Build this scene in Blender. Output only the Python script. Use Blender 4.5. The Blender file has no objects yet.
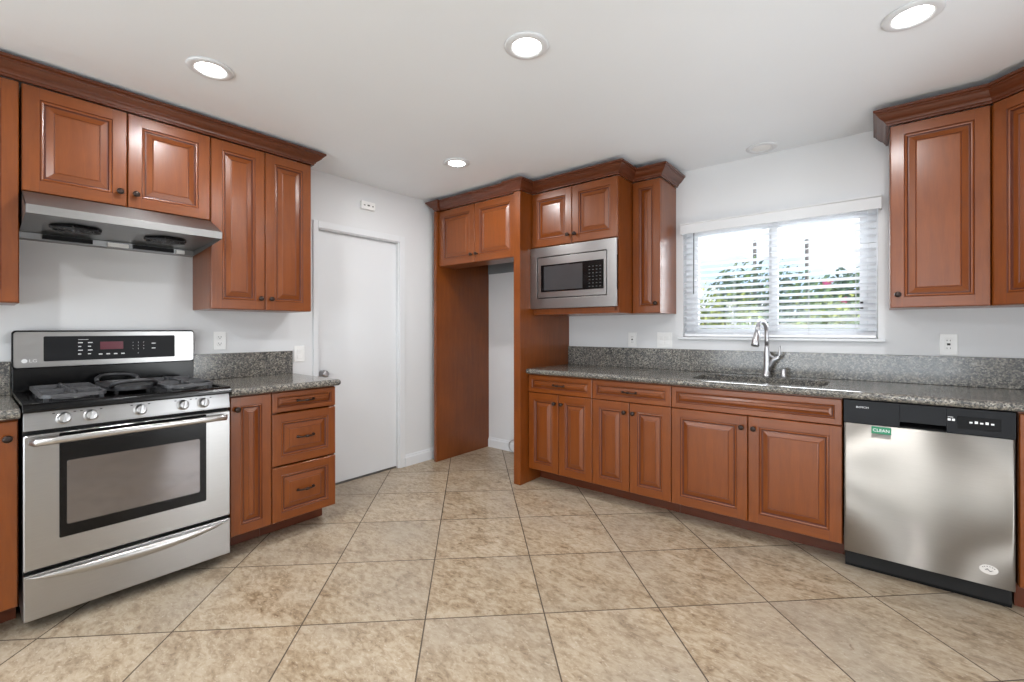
import bpy, math, random
from mathutils import Vector, Matrix
PI = math.pi
S = bpy.context.scene
C = S.collection
random.seed(7)

# ------------------------------------------------------------------ camera
cam_data = bpy.data.cameras.new('camera')
cam_data.sensor_fit = 'HORIZONTAL'; cam_data.sensor_width = 36.0
cam_data.lens = 447.332 / 1024 * 36
cam_data.shift_y = (329.046 - 341.0) / 1024
cam_data.clip_start = 0.05; cam_data.clip_end = 300
camera = bpy.data.objects.new('camera', cam_data); C.objects.link(camera)
camera.matrix_world = (Matrix.Translation((3.2571, -3.5552, 1.2546)) @ Matrix.Rotation(0.68449, 4, 'Z')
                       @ Matrix.Rotation(PI/2, 4, 'X') @ Matrix.Rotation(-0.00103, 4, 'Z'))
S.camera = camera

# ------------------------------------------------------------------ sky, sun, daylight, exposure
S.view_settings.view_transform = 'Standard'; S.view_settings.look = 'None'
S.view_settings.exposure = 0.34; S.view_settings.gamma = 1.0; S.view_settings.use_curve_mapping = False
world = bpy.data.worlds.new('sky'); S.world = world; world.use_nodes = True
wn = world.node_tree; wn.nodes.clear()
w_out = wn.nodes.new('ShaderNodeOutputWorld'); w_bg = wn.nodes.new('ShaderNodeBackground')
w_tc = wn.nodes.new('ShaderNodeTexCoord'); w_no = wn.nodes.new('ShaderNodeTexNoise'); w_cr = wn.nodes.new('ShaderNodeValToRGB')
w_mp = wn.nodes.new('ShaderNodeMapping'); w_mp.inputs['Scale'].default_value = (1.5, 1.5, 5.0)
w_no.inputs['Scale'].default_value = 2.2; w_no.inputs['Detail'].default_value = 5
w_cr.color_ramp.elements[0].position = 0.40; w_cr.color_ramp.elements[0].color = (0.50, 0.70, 0.93, 1)
w_cr.color_ramp.elements[1].position = 0.62; w_cr.color_ramp.elements[1].color = (0.86, 0.91, 0.97, 1)
wn.links.new(w_tc.outputs['Generated'], w_mp.inputs['Vector']); wn.links.new(w_mp.outputs[0], w_no.inputs['Vector'])
wn.links.new(w_no.outputs['Fac'], w_cr.inputs['Fac']); wn.links.new(w_cr.outputs[0], w_bg.inputs['Color'])
w_bg.inputs['Strength'].default_value = 1.2
wn.links.new(w_bg.outputs[0], w_out.inputs['Surface'])

def light(name, kind, loc, rot, energy, color=(1, 1, 1), **kw):
    d = bpy.data.lights.new(name, kind); d.energy = energy; d.color = color
    for k, v in kw.items(): setattr(d, k, v)
    o = bpy.data.objects.new(name, d); C.objects.link(o); o.location = loc; o.rotation_euler = rot
    return o
light('sun', 'SUN', (12, -6, 12), (0, math.radians(28), math.radians(-14)), 3.2, (1, 0.96, 0.9), angle=0.02)
# added area lamps standing in for daylight through the glazed doors of the family room behind the camera and the window over the sink
light('daylight_rear', 'AREA', (2.5, -6.95, 1.0), (math.radians(122), 0, 0), 100, (0.90, 0.96, 1.0), shape='RECTANGLE', size=3.8, size_y=2.0)
light('daylight_side', 'AREA', (4.82, -1.6, 0.95), (0, math.radians(115), 0), 28, (0.94, 0.97, 1.0), shape='RECTANGLE', size=1.7, size_y=0.8)
light('window_fill', 'AREA', (2.7, 1.35, 1.75), (math.radians(-88), 0, 0), 85, (0.93, 0.97, 1.0), shape='RECTANGLE', size=1.8, size_y=1.0)  # extra lamp added outside the window to brighten the blind slats
S.cycles.max_bounces = 8; S.cycles.diffuse_bounces = 5; S.cycles.glossy_bounces = 4; S.cycles.transmission_bounces = 6
S.cycles.use_denoising = True; S.cycles.sample_clamp_indirect = 6; S.cycles.caustics_reflective = False; S.cycles.caustics_refractive = False

# ------------------------------------------------------------------ materials
def srgb(r, g, b):
    f = lambda c: (c/255/12.92) if c/255 <= 0.04045 else ((c/255+0.055)/1.055)**2.4
    return (f(r), f(g), f(b), 1)
class NT:
    def __init__(s, name):
        s.m = bpy.data.materials.new(name); s.m.use_nodes = True
        s.t = s.m.node_tree; s.b = s.t.nodes['Principled BSDF']
    def n(s, typ, **kw):
        o = s.t.nodes.new('ShaderNode'+typ)
        for k, v in kw.items():
            if hasattr(o, k): setattr(o, k, v)
            else: o.inputs[k.replace('_', ' ')].default_value = v
        return o
    def l(s, a, b): s.t.links.new(a, b)
    def set(s, **kw):
        for k, v in kw.items(): s.b.inputs[k.replace('_', ' ')].default_value = v
    def math(s, op, a, b=None, c=None):
        o = s.t.nodes.new('ShaderNodeMath'); o.operation = op
        for i, v in enumerate((a, b, c)):
            if v is None: continue
            if isinstance(v, (int, float)): o.inputs[i].default_value = v
            else: s.l(v, o.inputs[i])
        return o.outputs[0]
    def ramp(s, fac, stops):
        o = s.t.nodes.new('ShaderNodeValToRGB'); e = o.color_ramp.elements
        while len(e) < len(stops): e.new(0.5)
        for i, (p, c) in enumerate(stops): e[i].position = p; e[i].color = c
        s.l(fac, o.inputs['Fac']); return o.outputs['Color']
    def mix(s, fac, a, b, mode='MIX'):
        o = s.t.nodes.new('ShaderNodeMix'); o.data_type = 'RGBA'; o.blend_type = mode
        for sock, v in ((o.inputs[0], fac), (o.inputs[6], a), (o.inputs[7], b)):
            if isinstance(v, (int, float, tuple)): sock.default_value = v
            else: s.l(v, sock)
        return o.outputs[2]
    def obj(s, scale=(1, 1, 1), rot=(0, 0, 0)):
        tc = s.n('TexCoord'); mp = s.n('Mapping'); mp.inputs['Scale'].default_value = scale; mp.inputs['Rotation'].default_value = rot
        s.l(tc.outputs['Object'], mp.inputs['Vector']); return mp.outputs[0]
    def noise(s, vec, scale, detail=3, rough=0.5, dist=0.0):
        o = s.n('TexNoise'); o.inputs['Scale'].default_value = scale; o.inputs['Detail'].default_value = detail
        o.inputs['Roughness'].default_value = rough; o.inputs['Distortion'].default_value = dist
        s.l(vec, o.inputs['Vector']); return o.outputs['Fac']
    def bump(s, h, strength, dist):
        o = s.n('Bump'); o.inputs['Strength'].default_value = strength; o.inputs['Distance'].default_value = dist
        s.l(h, o.inputs['Height']); s.l(o.outputs[0], s.b.inputs['Normal'])
def simple(name, col, rough=0.5, metal=0.0, spec=0.5, coat=0.0, var=0.04, vscale=8):
    t = NT(name); t.set(Roughness=rough, Metallic=metal); t.b.inputs['Specular IOR Level'].default_value = spec
    t.b.inputs['Coat Weight'].default_value = coat; t.b.inputs['Coat Roughness'].default_value = 0.08
    f = t.noise(t.obj(), vscale, 2)
    lo = tuple(c*(1-var) for c in col[:3])+(1,); hi = tuple(min(1, c*(1+var)) for c in col[:3])+(1,)
    t.l(t.ramp(f, [(0.3, lo), (0.7, hi)]), t.b.inputs['Base Color'])
    return t.m
def make_wood(name, dark, light_, horiz=False, rough=0.33):
    t = NT(name)
    g = t.obj((1.6, 14, 14) if horiz else (14, 14, 1.6))
    a = t.noise(g, 2.4, 5, 0.6, 0.6)
    b = t.noise(t.obj((1, 1, 1)), 3.0, 3, 0.5)
    c = t.noise(t.obj((4, 60, 60) if horiz else (60, 60, 4)), 3.0, 3)
    f = t.math('ADD', t.math('MULTIPLY', a, 0.45), t.math('ADD', t.math('MULTIPLY', b, 0.40), t.math('MULTIPLY', c, 0.15)))
    t.l(t.ramp(f, [(0.28, dark), (0.72, light_)]), t.b.inputs['Base Color'])
    t.set(Roughness=rough); t.b.inputs['Specular IOR Level'].default_value = 0.4; t.b.inputs['Coat Weight'].default_value = 0.3; t.b.inputs['Coat Roughness'].default_value = 0.22
    t.bump(c, 0.05, 0.001)
    return t.m
M = {}
WD, WL_ = srgb(96, 44, 8), srgb(132, 68, 18)
M['wood'] = make_wood('cherry_wood', WD, WL_)
M['wood_h'] = make_wood('cherry_wood_crossgrain', WD, WL_, True)
M['crown'] = make_wood('cherry_crown_wood', srgb(74, 35, 17), srgb(102, 51, 26), True)
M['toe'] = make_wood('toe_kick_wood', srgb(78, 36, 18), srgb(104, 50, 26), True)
M['glaze'] = simple('dark_glaze', srgb(82, 36, 18), 0.4)
M['wall'] = None
def make_paint(name, col, rough=0.6, bs=0.15):
    t = NT(name); v = t.obj()
    t.l(t.ramp(t.noise(v, 1.4, 3), [(0.3, tuple(c*0.975 for c in col[:3])+(1,)), (0.7, col)]), t.b.inputs['Base Color'])
    t.set(Roughness=rough); t.b.inputs['Specular IOR Level'].default_value = 0.3
    t.bump(t.noise(v, 140, 3), bs, 0.001)
    return t.m
M['wall'] = make_paint('white_wall_paint', srgb(219, 220, 221), 0.55)
M['ceiling'] = make_paint('white_ceiling_paint', srgb(238, 242, 245), 0.7, 0.25)
M['trim'] = make_paint('white_trim_paint', srgb(221, 223, 225), 0.35, 0.02)
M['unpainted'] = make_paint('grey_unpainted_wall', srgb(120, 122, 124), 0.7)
M['plastic'] = simple('white_plastic', srgb(236, 236, 234), 0.35)
M['vinyl'] = simple('white_vinyl', srgb(240, 241, 243), 0.35)
_t = NT('white_slat_vinyl'); _t.set(Base_Color=srgb(240, 241, 243), Roughness=0.4)
_tr = _t.n('BsdfTranslucent'); _tr.inputs['Color'].default_value = srgb(238, 240, 243); _mx = _t.n('MixShader'); _mx.inputs[0].default_value = 0.55
_t.l(_t.b.outputs[0], _mx.inputs[1]); _t.l(_tr.outputs[0], _mx.inputs[2]); _t.l(_mx.outputs[0], _t.t.nodes['Material Output'].inputs['Surface']); M['slat'] = _t.m
M['slot'] = simple('dark_slot', srgb(50, 48, 46), 0.6)
M['bronze'] = simple('oil_rubbed_bronze', srgb(52, 42, 38), 0.32, 0.7)
M['black'] = simple('black_enamel', srgb(6, 6, 7), 0.2, 0, 0.28, 0.0)
M['black_plastic'] = simple('black_plastic', srgb(6, 6, 7), 0.45, spec=0.18)
M['black_panel'] = simple('charcoal_control_panel', srgb(16, 17, 20), 0.4, spec=0.22)
M['iron'] = simple('cast_iron', srgb(74, 74, 76), 0.42, 0.25, var=0.15, vscale=60)
M['griddle'] = simple('griddle_iron', srgb(50, 50, 52), 0.38, 0.2)
M['shadow_gap'] = simple('gap_shade_and_rubber', srgb(14, 13, 13), 0.8)  # near-black colour carries the shade of gaps; gasket rubber shares it
M['ink'] = simple('white_print', srgb(225, 225, 225), 0.5)
M['greyink'] = simple('grey_print', srgb(84, 84, 84), 0.5)
M['green'] = simple('green_magnet', srgb(20, 120, 82), 0.35)
M['red_lcd'] = simple('dark_red_display', srgb(100, 48, 58), 0.12)
M['badge'] = simple('pale_badge', srgb(214, 210, 205), 0.4)
def make_steel(name, col, rough, aniso=0.0, rot=0.0, brush=(3, 3, 260)):
    t = NT(name); t.set(Metallic=1.0, Roughness=rough)
    n = t.noise(t.obj(brush), 4.0, 2)
    t.l(t.ramp(n, [(0.3, tuple(c*0.93 for c in col[:3])+(1,)), (0.7, col)]), t.b.inputs['Base Color'])
    if aniso:
        t.b.inputs['Anisotropic'].default_value = aniso; t.b.inputs['Anisotropic Rotation'].default_value = rot
        tg = t.n('Tangent'); tg.direction_type = 'RADIAL'; tg.axis = 'Z'; t.l(tg.outputs[0], t.b.inputs['Tangent'])
    return t.m
M['steel'] = make_steel('brushed_stainless_steel', srgb(172, 171, 170), 0.30, 0.6, 0.25)
M['steel_dw'] = make_steel('dishwasher_stainless_steel', srgb(182, 177, 170), 0.48, 1.0, 0.25)
M['steel_dark'] = make_steel('hood_underside_steel', srgb(150, 150, 150), 0.35)
M['steel_hood'] = make_steel('hood_stainless_steel', srgb(150, 149, 148), 0.48, 0.5, 0.25)
M['steel_satin'] = make_steel('satin_stainless_steel', srgb(190, 189, 188), 0.28)
M['chrome'] = make_steel('brushed_nickel', srgb(196, 196, 198), 0.32)
M['sink'] = make_steel('sink_steel', srgb(170, 172, 174), 0.3)
M['oven_glass'] = NT('oven_window_glass').m
_t = M['oven_glass'].node_tree.nodes['Principled BSDF']; _t.inputs['Base Color'].default_value = srgb(128, 124, 124); _t.inputs['Metallic'].default_value = 0.85; _t.inputs['Roughness'].default_value = 0.06
M['micro_glass'] = simple('microwave_window', srgb(70, 70, 72), 0.12, 0.3)
def make_glass():
    t = NT('window_glass'); t.t.nodes.remove(t.b)
    g = t.n('BsdfGlossy'); g.inputs['Roughness'].default_value = 0.0; tr = t.n('BsdfTransparent'); mx = t.n('MixShader'); fr = t.n('Fresnel'); fr.inputs['IOR'].default_value = 1.45
    t.l(fr.outputs[0], mx.inputs[0]); t.l(tr.outputs[0], mx.inputs[1]); t.l(g.outputs[0], mx.inputs[2])
    t.l(mx.outputs[0], t.t.nodes['Material Output'].inputs['Surface']); return t.m
M['glass'] = make_glass()
def make_granite():
    t = NT('speckled_granite'); v = t.obj()
    vo = t.n('TexVoronoi'); vo.inputs['Scale'].default_value = 150; t.l(v, vo.inputs['Vector'])
    sep = t.n('SeparateColor'); t.l(vo.outputs['Color'], sep.inputs[0])
    base = t.ramp(sep.outputs[0], [(0.0, srgb(38, 38, 38)), (0.25, srgb(78, 77, 74)), (0.5, srgb(118, 114, 106)), (0.75, srgb(146, 138, 124)), (1.0, srgb(190, 184, 172))])
    big = t.noise(v, 14, 4, 0.6)
    c = t.mix(t.math('MULTIPLY', big, 0.7), base, srgb(96, 96, 96))
    fine = t.ramp(t.noise(v, 420, 2), [(0.40, srgb(30, 30, 30)), (0.47, (1, 1, 1, 1))])
    t.l(t.mix(0.6, c, fine, 'MULTIPLY'), t.b.inputs['Base Color'])
    t.set(Roughness=0.16); t.b.inputs['Specular IOR Level'].default_value = 0.6
    return t.m
M['granite'] = make_granite()
def make_tile():
    t = NT('diagonal_travertine_tile')
    geo = t.n('NewGeometry'); sp = t.n('SeparateXYZ'); t.l(geo.outputs['Position'], sp.inputs[0])
    O = (1.388, -1.933); e1 = (0.3755, 0.3580); e2 = (-0.3540, 0.3612)
    det = e1[0]*e2[1]-e1[1]*e2[0]
    dx = t.math('SUBTRACT', sp.outputs[0], O[0]); dy = t.math('SUBTRACT', sp.outputs[1], O[1])
    u = t.math('ADD', t.math('MULTIPLY', dx, e2[1]/det), t.math('MULTIPLY', dy, -e2[0]/det))
    w = t.math('ADD', t.math('MULTIPLY', dx, -e1[1]/det), t.math('MULTIPLY', dy, e1[0]/det))
    fu = t.math('PINGPONG', u, 0.5); fw = t.math('PINGPONG', w, 0.5)
    d = t.math('MINIMUM', fu, fw)
    grout = t.math('LESS_THAN', d, 0.0058)
    idv = t.n('CombineXYZ'); t.l(t.math('FLOOR', u), idv.inputs[0]); t.l(t.math('FLOOR', w), idv.inputs[1])
    wh = t.n('TexWhiteNoise'); wh.noise_dimensions = '3D'; t.l(idv.outputs[0], wh.inputs['Vector'])
    off = t.n('VectorMath'); off.operation = 'MULTIPLY_ADD'
    t.l(wh.outputs['Color'], off.inputs[0]); off.inputs[1].default_value = (40, 40, 40); t.l(geo.outputs['Position'], off.inputs[2])
    mp = t.n('Mapping'); mp.inputs['Rotation'].default_value = (0, 0, 0.8); mp.inputs['Scale'].default_value = (1, 1.9, 1); t.l(off.outputs[0], mp.inputs[0])
    a = t.noise(mp.outputs[0], 5, 6, 0.62, 1.2); b = t.noise(mp.outputs[0], 26, 5, 0.65, 0.6); c = t.noise(off.outputs[0], 1.6, 2)
    f = t.math('ADD', t.math('MULTIPLY', a, 0.45), t.math('MULTIPLY', b, 0.55))
    col = t.ramp(f, [(0.35, srgb(116, 94, 70)), (0.45, srgb(156, 136, 110)), (0.53, srgb(179, 161, 136)), (0.64, srgb(192, 178, 157))])
    col = t.mix(t.ramp(c, [(0.4, (0, 0, 0, 1)), (0.7, (0.5, 0.5, 0.5, 1))]), col, srgb(166, 156, 142))
    fl = t.ramp(t.noise(mp.outputs[0], 60, 3, 0.6), [(0.60, (0, 0, 0, 1)), (0.70, (0.7, 0.7, 0.7, 1))])
    col = t.mix(fl, col, srgb(202, 190, 172))
    vein = t.ramp(t.noise(mp.outputs[0], 14, 6, 0.7, 2.0), [(0.30, (0.8, 0.8, 0.8, 1)), (0.38, (0, 0, 0, 1))])
    col = t.mix(vein, col, srgb(120, 94, 72))
    br = t.math('MULTIPLY_ADD', wh.outputs['Value'], 0.10, 0.89)
    cb = t.n('CombineXYZ')
    for i in range(3): t.l(br, cb.inputs[i])
    col = t.mix(1.0, col, cb.outputs[0], 'MULTIPLY')
    col = t.mix(grout, col, srgb(84, 72, 60))
    t.l(col, t.b.inputs['Base Color'])
    t.l(t.math('ADD', t.math('MULTIPLY', grout, 0.4), t.math('MULTIPLY_ADD', a, 0.2, 0.24)), t.b.inputs['Roughness'])
    t.b.inputs['Specular IOR Level'].default_value = 0.45
    h = t.math('ADD', t.math('MULTIPLY', t.math('SMOOTH_MIN', d, 0.012, 0.004), 60), t.math('MULTIPLY', b, 0.3))
    t.bump(h, 0.25, 0.002)
    return t.m
M['tile'] = make_tile()
def make_emit(name, col, st):
    t = NT(name); t.b.inputs['Emission Color'].default_value = col; t.b.inputs['Emission Strength'].default_value = st; return t.m
M['lamp'] = make_emit('lit_led_disc', (1, 0.985, 0.95, 1), 9.0)
def make_leaf(name, a, b):
    t = NT(name); t.l(t.ramp(t.noise(t.obj(), 3.5, 3), [(0.35, a), (0.65, b)]), t.b.inputs['Base Color'])
    t.set(Roughness=0.5); t.b.inputs['Transmission Weight'].default_value = 0.0
    return t.m
M['leaf'] = make_leaf('hedge_leaves', srgb(58, 92, 44), srgb(128, 158, 82))
M['leaf2'] = make_leaf('yellowish_leaves', srgb(120, 140, 58), srgb(196, 200, 110))
M['leaf3'] = make_leaf('dark_blue_green_leaves', srgb(44, 80, 62), srgb(104, 142, 110))
M['petal'] = simple('white_petals', srgb(235, 230, 226), 0.6)
M['pink'] = simple('pink_petals', srgb(196, 60, 120), 0.6)
M['bark'] = simple('bark', srgb(84, 70, 58), 0.8, var=0.2)
M['grass'] = make_leaf('lawn', srgb(92, 112, 60), srgb(130, 140, 86))
M['stucco'] = make_paint('beige_stucco', srgb(206, 196, 182), 0.8, 0.3)
M['pole'] = simple('weathered_pole', srgb(90, 84, 80), 0.7)

# ------------------------------------------------------------------ mesh builder
class MB:
    def __init__(s): s.v = []; s.f = []; s.m = []; s.sm = []
    def face(s, idx, mat=0, smooth=False): s.f.append(tuple(idx)); s.m.append(mat); s.sm.append(smooth)
    def add(s, pts): i = len(s.v); s.v += [tuple(p) for p in pts]; return i
    def box(s, x0, y0, z0, x1, y1, z1, mat=0):
        x0, x1 = sorted((x0, x1)); y0, y1 = sorted((y0, y1)); z0, z1 = sorted((z0, z1))
        i = s.add([(x0, y0, z0), (x1, y0, z0), (x1, y1, z0), (x0, y1, z0), (x0, y0, z1), (x1, y0, z1), (x1, y1, z1), (x0, y1, z1)])
        for q in ((0, 3, 2, 1), (4, 5, 6, 7), (0, 1, 5, 4), (1, 2, 6, 5), (2, 3, 7, 6), (3, 0, 4, 7)): s.face([i+k for k in q], mat)
        return s
    def loft(s, loops, mat=0, closed=True, caps=True, smooth=False, mats=None):
        n = len(loops[0]); ids = [s.add(l) for l in loops]
        for k in range(len(loops)-1):
            mm = mats[k] if mats else mat
            for j in range(n if closed else n-1):
                a, b = ids[k], ids[k+1]; j2 = (j+1) % n
                s.face((a+j, a+j2, b+j2, b+j), mm, smooth)
        if caps:
            s.face([ids[0]+j for j in range(n)][::-1], mats[0] if mats else mat); s.face([ids[-1]+j for j in range(n)], mats[-1] if mats else mat)
        return s
    def prism(s, prof, axis, a, b, mat=0, smooth=False):
        def P(u, v, w): return {'x': (w, u, v), 'y': (u, w, v), 'z': (u, v, w)}[axis]
        return s.loft([[P(u, v, a) for u, v in prof], [P(u, v, b) for u, v in prof]], mat, smooth=smooth)
    def tube(s, path, r, n=10, mat=0, caps=True, flat=1.0, up=(0, 0, 1)):
        path = [Vector(p) for p in path]; loops = []
        rs = r if isinstance(r, (list, tuple)) else [r]*len(path)
        prev = None
        for k, p in enumerate(path):
            d = (path[min(k+1, len(path)-1)]-path[max(k-1, 0)]).normalized()
            ref = Vector(up) if abs(d.dot(Vector(up))) < 0.98 else Vector((0, 1, 0))
            if prev is None: x = d.cross(ref).normalized()
            else: x = (prev - d*prev.dot(d)).normalized()
            y = d.cross(x).normalized(); prev = x
            loops.append([p+x*math.cos(2*PI*j/n)*rs[k]+y*math.sin(2*PI*j/n)*rs[k]*flat for j in range(n)])
        return s.loft(loops, mat, caps=caps, smooth=True)
    def lathe(s, prof, c=(0, 0, 0), axis='z', n=24, mat=0, mats=None, smooth=True):
        loops = []
        for r, h in prof:
            l = []
            for j in range(n):
                a, b = r*math.cos(2*PI*j/n), r*math.sin(2*PI*j/n)
                p = {'z': (a, b, h), 'y': (a, h, b), 'x': (h, a, b)}[axis]
                l.append((p[0]+c[0], p[1]+c[1], p[2]+c[2]))
            loops.append(l)
        return s.loft(loops, mat, smooth=smooth, mats=mats)
    def build(s, name, mats, parent=None, bevel=0.0, seg=2, label=None, auto=True):
        me = bpy.data.meshes.new(name); me.from_pydata(s.v, [], s.f)
        for m in (mats if isinstance(mats, (list, tuple)) else [mats]): me.materials.append(M[m] if isinstance(m, str) else m)
        me.polygons.foreach_set('material_index', s.m); me.polygons.foreach_set('use_smooth', s.sm)
        import bmesh
        bm = bmesh.new(); bm.from_mesh(me); bmesh.ops.recalc_face_normals(bm, faces=bm.faces); bm.to_mesh(me); bm.free()
        me.update()
        o = bpy.data.objects.new(name, me); C.objects.link(o)
        if parent: o.parent = parent
        if bevel:
            b = o.modifiers.new('bevel', 'BEVEL'); b.width = bevel; b.segments = seg; b.limit_method = 'ANGLE'; b.angle_limit = math.radians(35)
            b.harden_normals = True
        if label: o['label'] = label
        return o
class Each:      # every box becomes a part of its own
    def __init__(s, name, mat, parent): s.a = (name, mat, parent)
    def box(s, *c): MB().box(*c).build(*s.a); return s
def tag(o, label=None, cat=None, group=None, kind=None):
    if label: o['label'] = label
    if cat: o['category'] = cat
    if group: o['group'] = group
    if kind: o['kind'] = kind
    return o
def thing(name, label, cat, loc=(0, 0, 0), rot=0, group=None, kind=None):
    o = bpy.data.objects.new(name, None); C.objects.link(o); o.empty_display_size = 0.1
    o.location = loc; o.rotation_euler = (0, 0, rot)
    return tag(o, label, cat, group, kind)
def copy_tree(o, parent=None):
    c = o.copy(); C.objects.link(c); c.parent = parent
    for ch in list(o.children): copy_tree(ch, c)
    return c
def text_part(name, s, size, mat, parent, loc, rot=(PI/2, 0, 0), depth=0.0004, sx=1.0, align='LEFT'):
    cu = bpy.data.curves.new(name, 'FONT'); cu.body = s; cu.size = size; cu.extrude = depth; cu.align_x = align; cu.resolution_u = 3
    tmp = bpy.data.objects.new('tmp_text', cu); C.objects.link(tmp)
    bpy.context.view_layer.update()
    me = bpy.data.meshes.new_from_object(tmp.evaluated_get(bpy.context.evaluated_depsgraph_get()))
    bpy.data.objects.remove(tmp); bpy.data.curves.remove(cu)
    me.name = name; me.materials.clear(); me.materials.append(M[mat])
    o = bpy.data.objects.new(name, me); C.objects.link(o); o.parent = parent; o.location = loc; o.rotation_euler = rot; o.scale = (sx, 1, 1)
    return o
def rrect(cx, cy, w, h, r, k=6):
    pts = []
    for q, (sx, sy) in enumerate(((1, 1), (-1, 1), (-1, -1), (1, -1))):
        for i in range(k+1):
            a = q*PI/2 + i*PI/2/k
            pts.append((cx+sx*(w/2-r)+r*math.cos(a), cy+sy*(h/2-r)+r*math.sin(a)))
    return pts

# ------------------------------------------------------------------ room shell
LW = -0.0888           # face of the left wall (x); the window wall is y = 0
RW, FRONT, CEIL = 4.65, -7.0, 2.479
T = 0.14
def struct(name, b, mats, parent=None, **k):
    o = b.build(name, mats, parent, **k)
    if not parent: o['kind'] = 'structure'
    return o
struct('floor', MB().box(LW-T, FRONT-T, -0.06, RW+T, T, 0), 'tile')
struct('ceiling', MB().box(LW-T, FRONT-T, CEIL, RW+T, T, CEIL+0.1), 'ceiling')
# door opening in left wall
DY0, DY1, DH = -1.835, -1.063, 2.045
struct('wall_left', MB().box(LW-T, FRONT, 0, LW, DY0, CEIL).box(LW-T, DY1, 0, LW, 0, CEIL).box(LW-T, DY0, DH, LW, DY1, CEIL), 'wall')
WX0, WX1, WZ0, WZ1 = 2.083, 3.261, 1.192, 2.055
struct('wall_back', MB().box(LW-T, 0, 0, WX0, T, CEIL).box(WX1, 0, 0, RW+T, T, CEIL).box(WX0, 0, 0, WX1, T, WZ0).box(WX0, 0, WZ1, WX1, T, CEIL), 'wall')
SY0, SY1 = -2.05, -1.15
struct('wall_right', MB().box(RW, FRONT, 0, RW+T, SY0, CEIL).box(RW, SY1, 0, RW+T, 0, CEIL).box(RW, SY0, 2.05, RW+T, SY1, CEIL), 'wall')
GX0, GX1, GH = 0.5, 4.4, 2.15
struct('wall_front', MB().box(LW-T, FRONT-T, 0, GX0, FRONT, CEIL).box(GX1, FRONT-T, 0, RW+T, FRONT, CEIL).box(GX0, FRONT-T, GH, GX1, FRONT, CEIL), 'wall')
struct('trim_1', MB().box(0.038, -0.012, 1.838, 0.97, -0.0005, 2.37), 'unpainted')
# baseboards
def baseboard(name, axis, a, b, face, sgn):
    prof = [(0, 0), (0.016, 0), (0.016, 0.075), (0.013, 0.083), (0.008, 0.088), (0.008, 0.096), (0.004, 0.104), (0, 0.104)]
    m = MB()
    if axis == 'y': m.loft([[(face+sgn*u, a, v) for u, v in prof], [(face+sgn*u, b, v) for u, v in prof]])
    else: m.loft([[(a, face+sgn*u, v) for u, v in prof], [(b, face+sgn*u, v) for u, v in prof]])
    return struct(name, m, 'trim')
baseboard('baseboard_left', 'y', DY1+0.05, -0.003, LW+0.0005, 1)
baseboard('baseboard_back', 'x', 0.038, 0.97, -0.0005, -1)
# interior door
d1 = thing('door_1', 'plain white flush interior door in the left wall beside the drawers', 'door', (LW, DY0, 0), 0, kind='structure')
W_ = DY1-DY0
m = MB().box(-0.070, 0.016, 0.014, -0.035, W_-0.016, DH-0.016); m.build('door_leaf', 'trim', d1, 0.002)
m = MB().box(-0.13, 0.0005, 0, 0.0, 0.014, DH-0.0005).box(-0.13, W_-0.014, 0, 0.0, W_-0.0005, DH-0.0005).box(-0.13, 0.014, DH-0.014, 0, W_-0.014, DH-0.0005)
m.build('door_jamb', 'trim', d1)
cw = 0.048
m = MB().box(0.0005, -0.034, 0, 0.014, 0.006, DH+cw).box(0.0005, W_-0.006, 0, 0.014, W_+cw, DH+cw).box(0.0005, 0.006, DH-0.006, 0.014, W_-0.006, DH+cw)
m.build('door_casing', 'trim', d1, 0.003)
m = MB().box(-0.075, 0.014, 0.0005, -0.028, W_-0.014, 0.010); m.build('threshold', 'steel_dark', d1)
m = MB().lathe([(0.030, -0.0345), (0.030, -0.029), (0.012, -0.025), (0.010, -0.01), (0.022, 0.002), (0.028, 0.014), (0.025, 0.026), (0.012, 0.032)], (0, 0.062, 0.905), 'x')
m.build('door_knob', 'chrome', d1, label='round brushed nickel knob')
# window
w1 = thing('window_1', 'white framed sliding window over the sink', 'window', (WX0, 0, WZ0), 0, kind='structure')
WW, WH = WX1-WX0, WZ1-WZ0
e = 0.0008
m = MB().box(e, 0.075, e, 0.05, 0.135, WH-e).box(WW-0.05, 0.075, e, WW-e, 0.135, WH-e).box(0.05, 0.075, e, WW-0.05, 0.135, 0.022).box(0.05, 0.075, WH-0.045, WW-0.05, 0.135, WH-e)
m.build('window_frame', 'vinyl', w1, 0.002)
XM = 0.602
def sash(x0, x1, y, nm):
    b = 0.040
    MB().box(x0, y, 0.023, x0+b, y+0.022, WH-0.046).box(x1-b, y, 0.023, x1, y+0.022, WH-0.046).box(x0+b, y, 0.023, x1-b, y+0.022, 0.023+b).box(x0+b, y, WH-0.046-b, x1-b, y+0.022, WH-0.046).build('sash', 'vinyl', w1, 0.002)
    MB().box(x0+b, y+0.009, 0.023+b, x1-b, y+0.013, WH-0.046-b).build('pane', 'glass', w1)
sash(0.051, XM+0.03, 0.082, 'l'); sash(XM-0.03, WW-0.051, 0.107, 'r')
m = MB().box(WW-0.088, 0.066, 0.19, WW-0.072, 0.0815+0.02, 0.235); m.build('window_latch', 'slot', w1)
m = MB().prism([(-0.032, -0.018), (-0.032, 0.0), (-0.0005, 0.0), (-0.0005, -0.018)], 'x', -0.035, WW+0.035)
m.build('window_sill', 'trim', w1, 0.003)
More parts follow.
